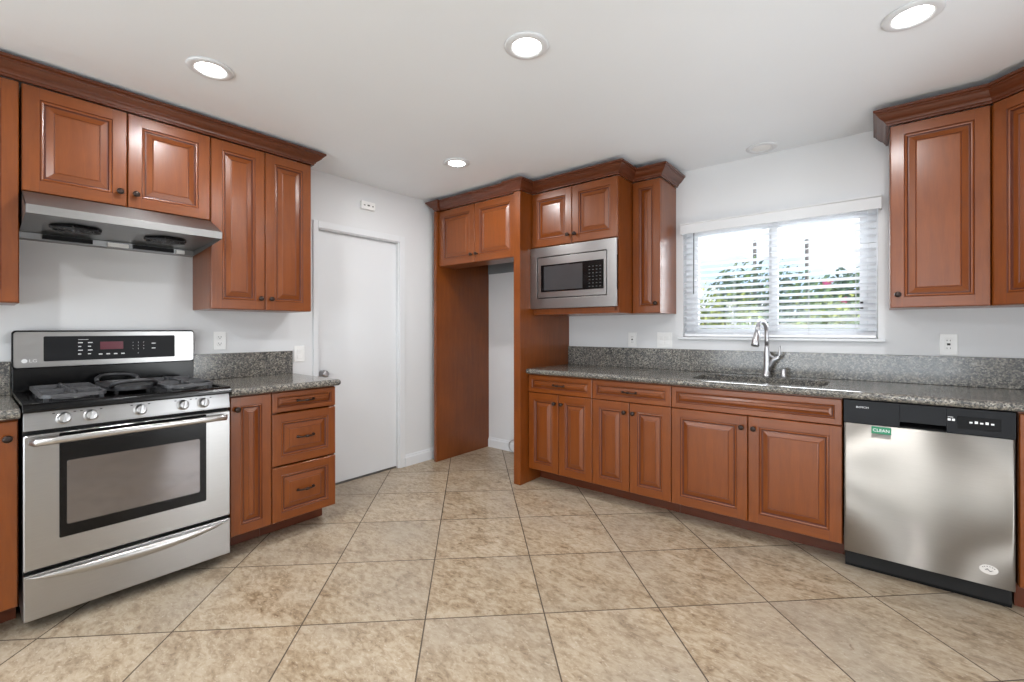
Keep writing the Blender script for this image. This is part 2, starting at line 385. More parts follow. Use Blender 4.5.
# rear glazed doors
d2 = thing('door_2', 'white sliding glass doors in the wall behind the camera', 'door', (GX0, FRONT, 0), 0, kind='structure')
gw = GX1-GX0
m = MB().box(e, -0.1, 0.001, 0.06, -0.04, GH-e).box(gw-0.06, -0.1, 0.001, gw-e, -0.04, GH-e).box(gw/2-0.05, -0.1, 0.001, gw/2+0.05, -0.04, GH-e).box(0.06, -0.1, GH-0.06, gw-0.06, -0.04, GH-e).box(0.06, -0.1, 0.001, gw-0.06, -0.04, 0.06)
m.build('door_frame', 'vinyl', d2)
MB().box(0.06, -0.072, 0.06, gw/2-0.05, -0.068, GH-0.06).build('pane', 'glass', d2); MB().box(gw/2+0.05, -0.072, 0.06, gw-0.06, -0.068, GH-0.06).build('pane', 'glass', d2)

d3 = thing('door_3', 'white sliding glass door in the right wall, out of the picture', 'door', (RW, SY0, 0), 0, kind='structure')
sw_ = SY1-SY0
m = MB().box(0.04, e, 0.001, 0.10, 0.06, 2.05-e).box(0.04, sw_-0.06, 0.001, 0.10, sw_-e, 2.05-e).box(0.04, sw_-0.061, 0.5, 0.10, sw_-0.06, 0.6).box(0.04, 0.06, 1.99, 0.10, sw_-0.06, 2.05-e).box(0.04, 0.06, 0.001, 0.10, sw_-0.06, 0.06)
m.build('door_frame', 'vinyl', d3)
MB().box(0.068, 0.06, 0.06, 0.072, sw_-0.062, 1.99).build('pane', 'glass', d3)

# ------------------------------------------------------------------ cabinetry
def front_panel(w, h, t=0.02, kind='door'):
    m = MB()
    fw = min(0.056, 0.24*min(w, h)) if kind == 'door' else min(0.05, 0.235*h)
    inner = min(w, h)-2*fw
    s = min(1.0, inner/0.125)
    prof = [(0, 0, 0), (0, t-0.004, 0), (0.0035, t, 0), (fw, t, 0), (fw+0.003*s, t-0.004, 1), (fw+0.008*s, t-0.0015, 0), (fw+0.013*s, t-0.003, 0),
            (fw+0.017*s, t-0.010, 1), (fw+0.021*s, t-0.010, 1), (fw+0.046*s, t-0.0025, 0), (fw+0.0485*s, t-0.0045, 1), (fw+0.052*s, t-0.0025, 0)]
    loops = []
    for i, o, _ in prof: loops.append([(i, -o, i), (w-i, -o, i), (w-i, -o, h-i), (i, -o, h-i)])
    ids = [m.add(l) for l in loops]
    for k in range(len(loops)-1):
        gl = prof[k+1][2] or (prof[k][2] and k in (4,))
        gl = 1 if k in (3, 6, 7, 9) else 0
        for j in range(4):
            if k == 2: continue
            hz = j in (0, 2)
            m.face((ids[k]+j, ids[k]+(j+1) % 4, ids[k+1]+(j+1) % 4, ids[k+1]+j), 2 if gl else (1 if hz else 0))
    m.face([ids[-1]+j for j in range(4)], 0); m.face([ids[0]+j for j in range(4)][::-1], 0)
    # stiles, rails and the fine joint lines between them
    a = 0.0035; g = 0.0011
    def q(x0, z0, x1, z1, mat):
        i = m.add([(x0, -t, z0), (x1, -t, z0), (x1, -t, z1), (x0, -t, z1)]); m.face((i, i+1, i+2, i+3), mat)
    q(a, a, fw-g, h-a, 0); q(w-fw+g, a, w-a, h-a, 0)
    q(fw, a, w-fw, fw, 1); q(fw, h-fw, w-fw, h-a, 1)
    for x0, x1 in ((fw-g, fw), (w-fw, w-fw+g)):
        q(x0, a, x1, fw, 2); q(x0, fw, x1, h-fw, 0); q(x0, h-fw, x1, h-a, 2)
    return m
def fm_build(m, name, parent):
    return m.build(name, ['wood', 'wood_h', 'glaze'], parent)
def knob(parent, x, z):
    m = MB().lathe([(0.009, -0.0201), (0.009, -0.0225), (0.0055, -0.025), (0.005, -0.034), (0.012, -0.038), (0.0155, -0.043), (0.0145, -0.048), (0.009, -0.0515), (0.003, -0.0525)], (x, 0, z), 'y', 16)
    return m.build('knob', 'bronze', parent)
def pull(parent, x, z):
    m = MB(); L = 0.048
    m.tube([(x-L, -0.020, z), (x-L, -0.034, z), (x-L*0.8, -0.042, z), (x-L*0.35, -0.045, z), (x, -0.046, z), (x+L*0.35, -0.045, z), (x+L*0.8, -0.042, z), (x+L, -0.034, z), (x+L, -0.020, z)],
           [0.0075, 0.005, 0.0045, 0.0045, 0.0075, 0.0045, 0.0045, 0.005, 0.0075], 8)
    m.lathe([(0.003, x-0.014), (0.008, x-0.008), (0.008, x+0.008), (0.003, x+0.014)], (0, -0.046, z), 'x', 10)
    for sx in (-1, 1): m.lathe([(0.009, -0.0201), (0.009, -0.023), (0.005, -0.026)], (x+sx*L, 0, z), 'y', 10)
    return m.build('pull_handle', 'bronze', parent)
def cabinet(name, label, loc, rot, w, d, h, fronts, toe=0.0, toe_in=0.14, top=True, gap=0.004, group=None, stile=0.035, cat='cabinet', sides_wood=True):
    r = thing(name, label, cat, loc, rot, group)
    t = 0.018; yF = -(d-0.0205); g = 0.0006
    m = MB().box(g, -0.001, toe, t, yF, h).box(w-t, -0.001, toe, w-g, yF, h).box(t, -0.001, toe, w-t, yF, toe+t).box(t, -0.001, toe+t, w-t, -0.008, h-t)
    if top: m.box(t, -0.001, h-t, w-t, yF, h)
    # face frame
    m.box(t, yF+0.018, toe+t, stile, yF, h-(t if top else 0)).box(w-stile, yF+0.018, toe+t, w-t, yF, h-(t if top else 0)).box(stile, yF+0.018, h-(t if top else 0)-0.02, w-stile, yF, h-(t if top else 0))
    m.build('carcass', 'wood', r, 0.0008, 1)
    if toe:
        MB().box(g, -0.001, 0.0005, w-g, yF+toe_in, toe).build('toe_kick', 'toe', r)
    for f in fronts:
        k, x0, x1, z0, z1 = f[:5]; hw = f[5] if len(f) > 5 else None
        x0 += gap/2; x1 -= gap/2; z0 += gap/2; z1 -= gap/2
        m = front_panel(x1-x0, z1-z0, 0.02, 'door' if k == 'door' else 'drawer')
        o = fm_build(m, {'door': 'door', 'drawer': 'drawer', 'panel': 'false_front'}[k], r)
        o.location = (x0, yF-0.0005, z0)
        W, H = x1-x0, z1-z0
        if k == 'door' and hw:
            kx = 0.030 if 'L' in hw else W-0.030
            kz = H-0.068 if 'T' in hw else 0.070
            knob(o, kx, kz)
        if k == 'drawer' and hw: pull(o, W/2, H/2)
    return r
L90 = PI/2
ZU, ZT = 1.375, 2.366       # bottoms and tops of the wall cabinets
UD = 0.336
def yl(y): return y
ZL = 2.380
# left run, wall cabinets
cabinet('wall_cabinet', 'tall wall cabinet at the left edge of the photo, beside the range hood', (LW, -3.845, ZU), L90, 0.45, UD, ZL-ZU, [('door', 0.0, 0.225, 0, ZL-ZU, 'RB'), ('door', 0.225, 0.45, 0, ZL-ZU, None)])
cabinet('wall_cabinet', 'short two-door wall cabinet above the steel range hood', (LW, -3.390, 1.888), L90, 0.744, UD, ZL-1.888, [('door', 0, 0.372, 0, ZL-1.888, 'RB'), ('door', 0.372, 0.744, 0, ZL-1.888, 'LB')])
cabinet('wall_cabinet', 'tall two-door wall cabinet between the range hood and the white door', (LW, -2.643, ZU), L90, 0.598, UD, ZL-ZU, [('door', 0, 0.299, 0, ZL-ZU, 'RB'), ('door', 0.299, 0.598, 0, ZL-ZU, 'LB')])
# left run, base cabinets
BD, BH, TOE = 0.636, 0.89, 0.118
LD = 0.621
cabinet('base_cabinet', 'base cabinet at the left edge of the photo, left of the range', (LW, -3.86, 0), L90, 0.447, LD, BH, [('door', 0.0, 0.2235, TOE, BH-0.006, None), ('door', 0.2235, 0.447, TOE, BH-0.006, 'RT')], TOE, 0.155)
cabinet('base_cabinet', 'narrow single-door base cabinet right of the range', (LW, -2.642, 0), L90, 0.219, LD, BH, [('door', 0, 0.219, TOE, BH-0.006, 'LT')], TOE, 0.155, stile=0.03)
cabinet('base_cabinet', 'base cabinet with three drawers at the end of the left counter', (LW, -2.4225, 0), L90, 0.3945, LD, BH,
        [('drawer', 0, 0.3945, 0.762, BH-0.006, 1), ('drawer', 0, 0.3945, 0.448, 0.757, 1), ('drawer', 0, 0.3945, TOE, 0.443, 1)], TOE, 0.155)
# window wall, base cabinets
X0, X1, X2, X3 = 1.045, 1.632, 2.2145, 3.117
def two_door(label, a, b, drawer=True, kind='drawer'):
    w = b-a; zs = 0.742
    return cabinet('base_cabinet', label, (a, 0, 0), 0, w-0.001, BD, BH, [(kind, 0, w, zs, BH-0.006, 1 if kind == 'drawer' else None), ('door', 0, w/2, TOE, zs, 'RT'), ('door', w/2, w, TOE, zs, 'LT')], TOE, 0.15, top=False)
two_door('base cabinet with one drawer and two doors, beside the refrigerator space', X0, X1)
two_door('base cabinet with one drawer over two doors, left of the sink cabinet', X1, X2)
two_door('wide sink base cabinet left of the dishwasher, with false drawer front', X2, X3, kind='panel')
cabinet('base_cabinet', 'base cabinet at the right edge of the photo, right of the dishwasher', (3.737, 0, 0), 0, 0.60, BD, BH, [('door', 0, 0.30, TOE, BH-0.006, None), ('door', 0.30, 0.60, TOE, BH-0.006, None)], TOE, 0.07, top=False)
# refrigerator surround
p = MB().box(0, 0, 0, 0.034, -0.735, ZT).build('refrigerator_panel', 'wood', bevel=0.0012); p.location = (0.002, -0.0015, 0.0005)
tag(p, 'tall wooden end panel on the left side of the empty refrigerator space', 'cabinet panel')
p = MB().box(0, 0, 0, 0.066, -0.735, ZT).build('refrigerator_panel', 'wood', bevel=0.0012); p.location = (0.975, -0.0015, 0.0005)
tag(p, 'tall wooden end panel between refrigerator space and granite counter', 'cabinet panel')
c = cabinet('wall_cabinet', 'two-door cabinet above the empty refrigerator space', (0.038, -0.49, 1.845), 0, 0.935, 0.218, ZT-1.845, [('door', 0, 0.4675, 0, ZT-1.845, 'RB'), ('door', 0.4675, 0.935, 0, ZT-1.845, 'LB')])
# microwave cabinet: open box with two doors above
r = thing('microwave_cabinet', 'wall cabinet with two small doors that holds the microwave', 'cabinet', (1.043, 0, 1.372), 0)
w, h, t, yF = 0.768, ZT-1.372, 0.018, -0.56
m = MB().box(0, -0.001, 0, t, yF, h).box(w-t, -0.001, 0, w, yF, h).box(t, -0.001, 0, w-t, yF, t).box(t, -0.001, h-t, w-t, yF, h).box(t, -0.001, 0.535, w-t, yF, 0.551).box(t, -0.001, t, w-t, -0.008, 0.535)
m.box(t, yF+0.018, 0.018, 0.03, yF, 0.53).box(w-0.03, yF+0.018, 0.018, w-t, yF, 0.53).box(t, yF, 0.018, w-t, yF+0.018, 0.0465).box(w/2-0.02, yF+0.018, 0.551, w/2+0.02, yF, h-t)
m.build('carcass', 'wood', r, 0.0008, 1)
for i, hw in ((0, 'R'), (1, 'L')):
    W = w/2-0.004; H = h-0.551-0.002
    o = fm_build(front_panel(W, H), 'door', r); o.location = (0.002+i*w/2, yF-0.0005, 0.550)
    knob(o, 0.03 if hw == 'L' else W-0.03, 0.066)
cabinet('wall_cabinet', 'slim single-door wall cabinet between microwave and window', (1.8125, 0, 1.372), 0, 0.2175, UD, ZT-1.372, [('door', 0, 0.2175, 0, ZT-1.372, 'RB')], stile=0.03)
cabinet('wall_cabinet', 'single-door wall cabinet right of the window', (3.3124, 0, 1.368), 0, 0.3855, UD, ZT-1.368, [('door', 0, 0.3845, 0, ZT-1.368, 'LB')])
# diagonal corner wall cabinet
r = thing('corner_cabinet', 'diagonal corner wall cabinet at the right edge of the photo', 'cabinet', (3.699, 0, 1.368), 0)
m = MB().prism([(0.0005, -0.001), (0.0005, -UD+0.018), (0.60, -UD-0.58), (RW-3.699-0.001, -UD-0.58), (RW-3.699-0.001, -0.001)], 'z', 0, ZT-1.368)
m.build('carcass', 'wood', r, 0.001, 1)
o = fm_build(front_panel(0.78, ZT-1.368-0.004), 'door', r); o.rotation_euler = (0, 0, -PI/4); o.location = (0.0145, -UD+0.0015, 0.002)
# crown mouldings
CP = [(0.0, 2.3665), (0.012, 2.3665), (0.012, 2.375), (0.018, 2.379), (0.021, 2.386), (0.026, 2.392), (0.036, 2.399), (0.046, 2.409), (0.053, 2.420), (0.059, 2.424), (0.059, 2.430), (0.069, 2.434), (0.069, 2.446), (0.0, 2.446)]
def crown(label, path, dz=0.0):
    P = [Vector(p) for p in path]; n = len(P); loops = []
    for k in range(n):
        d0 = (P[k]-P[k-1]).normalized() if k else (P[1]-P[0]).normalized()
        d1 = (P[k+1]-P[k]).normalized() if k < n-1 else d0
        n0 = Vector((d0.y, -d0.x)); n1 = Vector((d1.y, -d1.x)); b = n0+n1
        off = b/(b.dot(n0)) if b.length > 1e-6 else n0
        loops.append([(P[k].x+off.x*u, P[k].y+off.y*u, v+dz) for u, v in CP])
    o = MB().loft(loops).build('crown_molding', 'crown')
    return tag(o, label, 'crown molding')
e = 0.002
crown('long crown molding on top of the left wall cabinets', [(LW+UD+e, -3.845), (LW+UD+e, -2.043), (LW+0.002, -2.043)], 0.0145)
crown('stepped crown molding over the refrigerator, microwave and slim wall cabinets', [(0.030, -0.55), (0.030, -0.738), (0.058, -0.738), (0.058, -0.712), (0.973, -0.712), (0.973, -0.738), (1.043, -0.738), (1.043, -0.583), (1.813, -0.583), (1.813, -0.339), (2.0325, -0.339), (2.0325, -0.002)])
crown('crown molding on the cabinets right of the window', [(3.310, -0.002), (3.310, -0.339), (3.702, -0.339), (4.296, -0.933), (RW-0.002, -0.933)])

# ------------------------------------------------------------------ counters
CZ0, CZ1 = 0.891, 0.931
def nose(d, z0=CZ0, z1=CZ1, k=8):
    r = (z1-z0)/2; return [(-(d-r)-r*math.sin(PI*i/k), z1-r+r*math.cos(PI*i/k)) for i in range(k+1)]
def counter(name, label, loc, rot, w, d, hole=None, end_round=False):
    m = MB(); r = (CZ1-CZ0)/2
    er = r if end_round else 0
    prof = [(-0.001, CZ1)]+nose(d)+[(-0.001, CZ0)]
    wm = w-er
    if not hole:
        m.loft([[(0, y, z) for y, z in prof], [(wm, y, z) for y, z in prof]], smooth=False)
    else:
        hx0, hx1, hy0, hy1, hr = hole; yb, yf = -0.001, -(d-r); xa, xb = hx0-0.08, hx1+0.08
        for a, b in ((0, xa), (xb, wm)): m.loft([[(a, y, z) for y, z in prof], [(b, y, z) for y, z in prof]])
        m.loft([[(a, y, z) for y, z in nose(d)] for a in (xa, xb)], closed=False, caps=False)
        H = rrect((hx0+hx1)/2, (hy0+hy1)/2, hx1-hx0, hy1-hy0, hr, 8)
        cx, cy = (hx0+hx1)/2, (hy0+hy1)/2; O = []
        for (x, y) in H:
            dx, dy = x-cx, y-cy
            s = min([((xb-cx) if dx > 0 else (xa-cx))/dx if abs(dx) > 1e-9 else 1e9, ((yb-cy) if dy > 0 else (yf-cy))/dy if abs(dy) > 1e-9 else 1e9])
            O.append([cx+dx*s, cy+dy*s])
        for (X, Y) in ((xa, yb), (xb, yb), (xa, yf), (xb, yf)):   # make the outer loop hit the corners
            i = min(range(len(O)), key=lambda k: (O[k][0]-X)**2+(O[k][1]-Y)**2); O[i] = [X, Y]
        m.loft([[(x, y, CZ1) for x, y in O], [(x, y, CZ1) for x, y in H], [(x, y, CZ1-0.004) for x, y in H], [(x, y, CZ0) for x, y in H], [(x, y, CZ0) for x, y in O]], caps=False)
    if end_round:
        n = 8; loops = []
        for i in range(n+1):
            a = PI/2*i/n*1.999
            x = wm+r*math.sin(min(a, PI)); 
        # half-round end as a bullnose swept along y
        pr = [(wm, CZ1)]+[(wm+r*math.sin(PI*i/8), CZ1-r+r*math.cos(PI*i/8)) for i in range(1, 8)]+[(wm, CZ0)]
        yfr = -(d-r)
        m.loft([[(x, -0.001, z) for x, z in pr], [(x, yfr, z) for x, z in pr]])
        # rounded outer corner
        loops = []
        for j in range(7):
            th = PI/2*j/6
            loops.append([(wm+(x-wm)*math.cos(th), yfr-(x-wm)*math.sin(th), z) for x, z in pr])
        m.loft(loops, caps=False)
    o = m.build(name, 'granite'); o.location = loc; o.rotation_euler = (0, 0, rot)
    return tag(o, label, 'countertop')
CD = 0.664
counter('countertop', 'speckled granite countertop piece left of the range', (LW, -3.86, 0), L90, 0.449, 0.66)
counter('countertop', 'short speckled granite countertop over the drawers right of the range', (LW, -2.645, 0), L90, 0.640, 0.66, end_round=True)
HX0, HX1, HY0, HY1 = 2.305, 3.035, -0.545, -0.175
counter('countertop', 'long speckled granite countertop under the window with the sink cutout', (1.043, 0, 0), 0, RW-1.043-0.001, CD, hole=(HX0-1.043, HX1-1.043, HY0, HY1, 0.07))
def splash(label, loc, rot, w):
    o = MB().box(0, -0.001, 0, w, -0.021, 0.165).build('backsplash', 'granite', bevel=0.002); o.location = loc; o.rotation_euler = (0, 0, rot)
    return tag(o, label, 'backsplash')
splash('granite backsplash piece left of the range', (LW, -3.86, CZ1+0.0005), L90, 0.45)
splash('granite backsplash piece behind the drawers right of the range', (LW, -2.645, CZ1+0.0005), L90, 0.617)
splash('long granite backsplash below the window', (1.043, 0, CZ1+0.0005), 0, RW-1.043-0.001)

# sink
r = thing('kitchen_sink', 'undermount stainless steel sink in the granite counter below the window', 'sink', ((HX0+HX1)/2, (HY0+HY1)/2, 0.69), 0)
m = MB(); sw, sd = HX1-HX0+0.01, HY1-HY0+0.01
def basin(m, cx, w, d):
    out = [(w+0.03, 0.1995, 0.075), (w, 0.1995, 0.07), (w-0.004, 0.19, 0.07), (w-0.02, 0.03, 0.06), (w-0.07, 0.006, 0.05), (0.1, 0.0, 0.04)]
    loops = []
    for i, (ww, z, rr) in enumerate(out):
        dd = d+(ww-w); dd = max(dd, 0.08) if i < 5 else 0.09
        loops.append([(cx+x, y, z) for x, y in rrect(0, 0, ww, dd, min(rr, dd/2-0.002), 8)])
    n = len(loops); m.loft(loops, caps=False, smooth=True); m.face(range(len(m.v)-len(loops[0]), len(m.v)))
basin(m, 0, sw, sd)
m.build('basin', 'sink', r)
MB().box(-0.006, -sd/2+0.012, 0.02, 0.006, sd/2-0.012, 0.165).build('divider', 'sink', r, 0.004)
for sx in (-0.19, 0.19): MB().lathe([(0.045, 0.0065), (0.043, 0.010), (0.03, 0.008), (0.012, 0.0075)], (sx, 0, 0), 'z').build('drain', 'chrome', r)
# faucet
r = thing('kitchen_faucet', 'tall brushed nickel pull-down faucet behind the sink', 'faucet', (2.676, -0.105, CZ1+0.0006), math.radians(-10))
m = MB().lathe([(0.027, 0), (0.027, 0.006), (0.022, 0.012), (0.019, 0.05), (0.018, 0.10), (0.0165, 0.16), (0.014, 0.20), (0.0125, 0.21)], n=20); m.build('body', 'chrome', r)
path = [(0, 0, 0.20), (0, 0, 0.25), (0, -0.002, 0.285)]
for i in range(1, 11):
    a = PI*i/10*0.94; path.append((0, -0.085+0.083*math.cos(a), 0.290+0.083*math.sin(a)))
m = MB().tube(path, 0.0125, 14); m.build('spout', 'chrome', r)
e_ = path[-1]; dd = (Vector(path[-1])-Vector(path[-2])).normalized()
P0 = Vector(e_)
m = MB().tube([P0-dd*0.004, P0+dd*0.02, P0+dd*0.055, P0+dd*0.095, P0+dd*0.100], [0.0135, 0.016, 0.020, 0.0245, 0.020], 18); m.build('spray_head', 'chrome', r)
m = MB().tube([(0.006, 0, 0.03), (0.022, 0, 0.075), (0.045, 0, 0.115), (0.066, 0, 0.125), (0.076, 0, 0.135)], [0.013, 0.015, 0.016, 0.013, 0.010], 12)
m.tube([(0.006, 0, 0.17), (0.022, 0, 0.142), (0.045, 0, 0.125), (0.062, 0, 0.13)], [0.009, 0.008, 0.009, 0.009], 12); m.build('valve_arm', 'chrome', r)
m = MB().tube([(0.072, 0, 0.128), (0.078, 0.002, 0.15), (0.076, 0.006, 0.18), (0.080, 0.01, 0.21)], [0.009, 0.007, 0.0055, 0.0045], 10); m.build('lever_handle', 'chrome', r)
o = MB().lathe([(0.021, 0), (0.021, 0.004), (0.0165, 0.006), (0.0165, 0.045), (0.014, 0.052), (0.006, 0.055)], n=20).build('air_gap_cap', 'chrome'); o.location = (2.775, -0.105, CZ1+0.0006)
tag(o, 'small brushed nickel air gap cap standing right of the faucet', 'air gap')

# ------------------------------------------------------------------ gas range
r = thing('gas_range', 'stainless steel gas range with oven between the left base cabinets', 'range', (LW, -3.4075, 0), L90)
w = 0.757; yF = -0.664
m = MB().box(0.004, -0.02, 0.05, w-0.004, -0.618, 0.905); m.build('body', 'steel_dark', r, 0.002)
MB().box(0.03, -0.05, 0.0008, w-0.03, -0.50, 0.05).build('base', 'shadow_gap', r)
MB().box(0.004, -0.618, 0.25, w-0.004, -0.632, 0.84).build('door_gasket', 'shadow_gap', r)
# oven door
o = MB().loft([[(x, -0.633, z) for x, z in rrect(w/2, 0.542, w-0.008, 0.556, 0.006, 2)], [(x, yF+0.004, z) for x, z in rrect(w/2, 0.542, w-0.008, 0.556, 0.006, 2)], [(x, yF, z) for x, z in rrect(w/2, 0.542, w-0.016, 0.548, 0.008, 2)]]).build('oven_door', 'steel', r)
MB().loft([[(x, yF-0.0002, z) for x, z in rrect(0.375, 0.594, 0.536, 0.445, 0.006, 3)], [(x, yF-0.0025, z) for x, z in rrect(0.375, 0.594, 0.534, 0.443, 0.006, 3)]]).build('door_glass', 'black', o)
MB().loft([[(x, yF-0.0026, z) for x, z in rrect(0.372, 0.560, 0.484, 0.272, 0.008, 3)], [(x, yF-0.0032, z) for x, z in rrect(0.372, 0.560, 0.483, 0.271, 0.008, 3)]]).build('oven_window', 'oven_glass', o)
hp = [(0.018, yF-0.002, 0.792), (0.03, yF-0.030, 0.794)]
for i in range(0, 13):
    s_ = i/12; hp.append((0.04+s_*(w-0.08), yF-0.040-0.018*math.sin(PI*s_), 0.795+0.004*math.sin(PI*s_)))
hp += [(w-0.03, yF-0.030, 0.794), (w-0.018, yF-0.002, 0.792)]
m = MB(); loops = []
for k, (x, y, z) in enumerate(hp):
    hh = 0.008 if k in (0, len(hp)-1) else 0.015
    loops.append([(x, y+0.006, z-hh*0.8), (x, y-0.003, z-hh), (x, y-0.007, z-hh*0.5), (x, y-0.008, z), (x, y-0.007, z+hh*0.5), (x, y-0.003, z+hh), (x, y+0.006, z+hh*0.8)])
m.loft(loops, smooth=True); m.build('oven_handle', 'steel_satin', o)
# storage drawer with crescent handle
o = MB().box(0.004, -0.62, 0.060, w-0.004, yF, 0.248).build('storage_drawer', 'steel', r, 0.004)
m = MB(); n = 24; top = []; bot = []; loops = []
for i in range(n+1):
    s_ = i/n; x = 0.012+s_*(w-0.024); d_ = math.sin(PI*s_)**0.7
    z1 = 0.240; z0 = 0.2395-0.050*d_; y1 = yF-0.003-0.030*d_
    loops.append([(x, yF-0.0005, z1), (x, y1+0.008*d_, z1-0.002), (x, y1, (z0+z1)/2+0.006*d_), (x, y1+0.004*d_, z0+0.006*d_), (x, yF-0.0005-0.012*d_, z0), (x, yF-0.0005, z0)])
m.loft(loops, smooth=True); m.build('drawer_handle', 'steel_satin', o)
# control strip and knobs
pr = [(-0.618, 0.838), (-0.662, 0.838), (-0.660, 0.846), (-0.648, 0.912), (-0.618, 0.912)]
strip = MB().prism(pr, 'x', 0.004, w-0.004).build('control_strip', 'steel', r, 0.0015)
for kx in (0.122, 0.207, 0.377, 0.545, 0.632):
    k = MB().lathe([(0.026, -0.0), (0.026, -0.004), (0.021, -0.006), (0.020, -0.024), (0.017, -0.029), (0.004, -0.030)], (0, 0, 0), 'y', 20)
    k.box(-0.005, -0.028, -0.019, 0.005, -0.038, 0.019)
    k = k.build('knob', 'steel_satin', r, 0.001); k.location = (kx, -0.6555, 0.876); k.rotation_euler = (math.radians(-10), math.radians(12), 0)
    for dx in (-0.034, 0.03): MB().box(kx+dx, -0.6525, 0.898, kx+dx+0.008, -0.651, 0.902).build('knob_mark', 'slot', strip)
# cooktop
m = MB().prism([(-0.02, 0.913), (-0.672, 0.913), (-0.678, 0.918), (-0.678, 0.930), (-0.672, 0.942), (-0.660, 0.948), (-0.640, 0.949), (-0.600, 0.940), (-0.08, 0.940), (-0.02, 0.942)], 'x', 0.001, w-0.001)
m.box(0.001, -0.05, 0.930, 0.030, -0.655, 0.9495).box(w-0.030, -0.05, 0.930, w-0.001, -0.655, 0.9495)
m.build('cooktop', 'black', r, 0.003)
bs = [(0.165, -0.20, 0.038), (0.165, -0.47, 0.048), (0.379, -0.33, 0.044), (0.592, -0.20, 0.036), (0.592, -0.47, 0.050)]
for bx, by, br in bs:
    MB().lathe([(br+0.014, 0.9405), (br+0.012, 0.947), (br, 0.950), (br, 0.956)], (bx, by, 0), 'z', 20).lathe([(br-0.004, 0.9565), (br, 0.960), (br-0.002, 0.966), (0.01, 0.967)], (bx, by, 0), 'z', 20).build('burner', ['griddle'], r)
def bar(m, a, b, hw=0.0055, z0=0.962, z1=0.976):
    a = Vector(a); b = Vector(b); d = (b-a).normalized(); nrm = Vector((-d.y, d.x))*hw
    m.loft([[(p.x+nrm.x, p.y+nrm.y, z0), (p.x-nrm.x, p.y-nrm.y, z0), (p.x-nrm.x*0.8, p.y-nrm.y*0.8, z1), (p.x+nrm.x*0.8, p.y+nrm.y*0.8, z1)] for p in (a, b)])
def grate(x0, x1):
    m = MB(); y0, y1 = -0.085, -0.615
    P = rrect((x0+x1)/2, (y0+y1)/2, x1-x0, y0-y1, 0.045, 5)
    m.loft([[(x, y, 0.960) for x, y in P], [(x, y, 0.975) for x, y in P], [(x, y, 0.975) for x, y in rrect((x0+x1)/2, (y0+y1)/2, x1-x0-0.022, y0-y1-0.022, 0.035, 5)], [(x, y, 0.960) for x, y in rrect((x0+x1)/2, (y0+y1)/2, x1-x0-0.022, y0-y1-0.022, 0.035, 5)], [(x, y, 0.960) for x, y in P]], caps=False)
    cx = (x0+x1)/2; cy = (y0+y1)/2
    bar(m, (x0+0.008, cy), (x1-0.008, cy))
    for by in (-0.20, -0.47):
        for k in range(4):
            a = PI/2*k; dx, dy = math.cos(a), math.sin(a)
            L = (x1-x0)/2-0.008 if k % 2 == 0 else 0.115 if (by == -0.20) == (k == 1) else 0.135
            bar(m, (cx+dx*0.022, by+dy*0.022), (cx+dx*L, by+dy*L), z1=0.981)
    for (x, y) in ((x0+0.02, y0-0.03), (x1-0.02, y0-0.03), (x0+0.02, y1+0.03), (x1-0.02, y1+0.03), (x0+0.012, cy), (x1-0.012, cy)):
        m.box(x-0.008, y-0.008, 0.9405, x+0.008, y+0.008, 0.962)
    return m
grate(0.055, 0.272).build('grate', 'iron', r, 0.0015); grate(0.486, 0.703).build('grate', 'iron', r, 0.0015)
m = MB(); gx, gy = 0.379, -0.345
for (wa, da, z0, z1) in ((0.196, 0.42, 0.958, 0.972),):
    P = rrect(gx, gy, wa, da, 0.095, 8); Q = rrect(gx, gy, wa-0.02, da-0.02, 0.086, 8)
    m.loft([[(x, y, z0) for x, y in Q], [(x, y, z0+0.004) for x, y in P], [(x, y, z1+0.008) for x, y in P], [(x, y, z1+0.008) for x, y in rrect(gx, gy, wa-0.012, da-0.012, 0.09, 8)], [(x, y, z1) for x, y in rrect(gx, gy, wa-0.022, da-0.022, 0.085, 8)]])
for sy in (-1, 1):   # raised loop handles front and back
    ya = gy+sy*0.170; yb = gy+sy*0.232
    m.tube([(gx-0.085, ya, 0.980), (gx-0.082, (ya+yb)/2, 0.995), (gx-0.060, yb, 1.006), (gx-0.03, yb+sy*0.006, 1.009), (gx+0.03, yb+sy*0.006, 1.009), (gx+0.060, yb, 1.006), (gx+0.082, (ya+yb)/2, 0.995), (gx+0.085, ya, 0.980)], 0.010, 8)
for (x, y) in ((gx-0.06, gy-0.15), (gx+0.06, gy-0.15), (gx-0.06, gy+0.15), (gx+0.06, gy+0.15)): m.box(x-0.007, y-0.007, 0.9415, x+0.007, y+0.007, 0.9595)
m.build('griddle', 'griddle', r, 0, label='oval black griddle plate with loop handles')
# back guard
MB().box(0.002, -0.021, 0.942, w-0.002, -0.055, 1.062).build('back_guard', 'black', r, 0.003)
bg = MB()
for a, b, mt in ((rrect(w/2, 1.1545, w, 0.191, 0.016, 4), None, 0),):
    bg.loft([[(x, -0.021, z) for x, z in a], [(x, -0.058, z) for x, z in a], [(x, -0.062, z) for x, z in rrect(w/2, 1.1545, w-0.006, 0.185, 0.014, 4)]])
bgo = bg.build('back_panel_rim', 'black_plastic', r)
MB().loft([[(x, -0.0622, z) for x, z in rrect(w/2, 1.1535, w-0.010, 0.179, 0.014, 4)], [(x, -0.065, z) for x, z in rrect(w/2, 1.1535, w-0.012, 0.177, 0.014, 4)]]).build('steel_panel', 'steel', r)
dp = MB().loft([[(x, -0.0651, z) for x, z in rrect(0.382, 1.156, 0.548, 0.128, 0.006, 3)], [(x, -0.067, z) for x, z in rrect(0.382, 1.156, 0.547, 0.127, 0.006, 3)]]).build('display_panel', 'black_panel', r)
MB().box(0.322, -0.0671, 1.146, 0.418, -0.0678, 1.188).build('clock_display', 'red_lcd', dp)
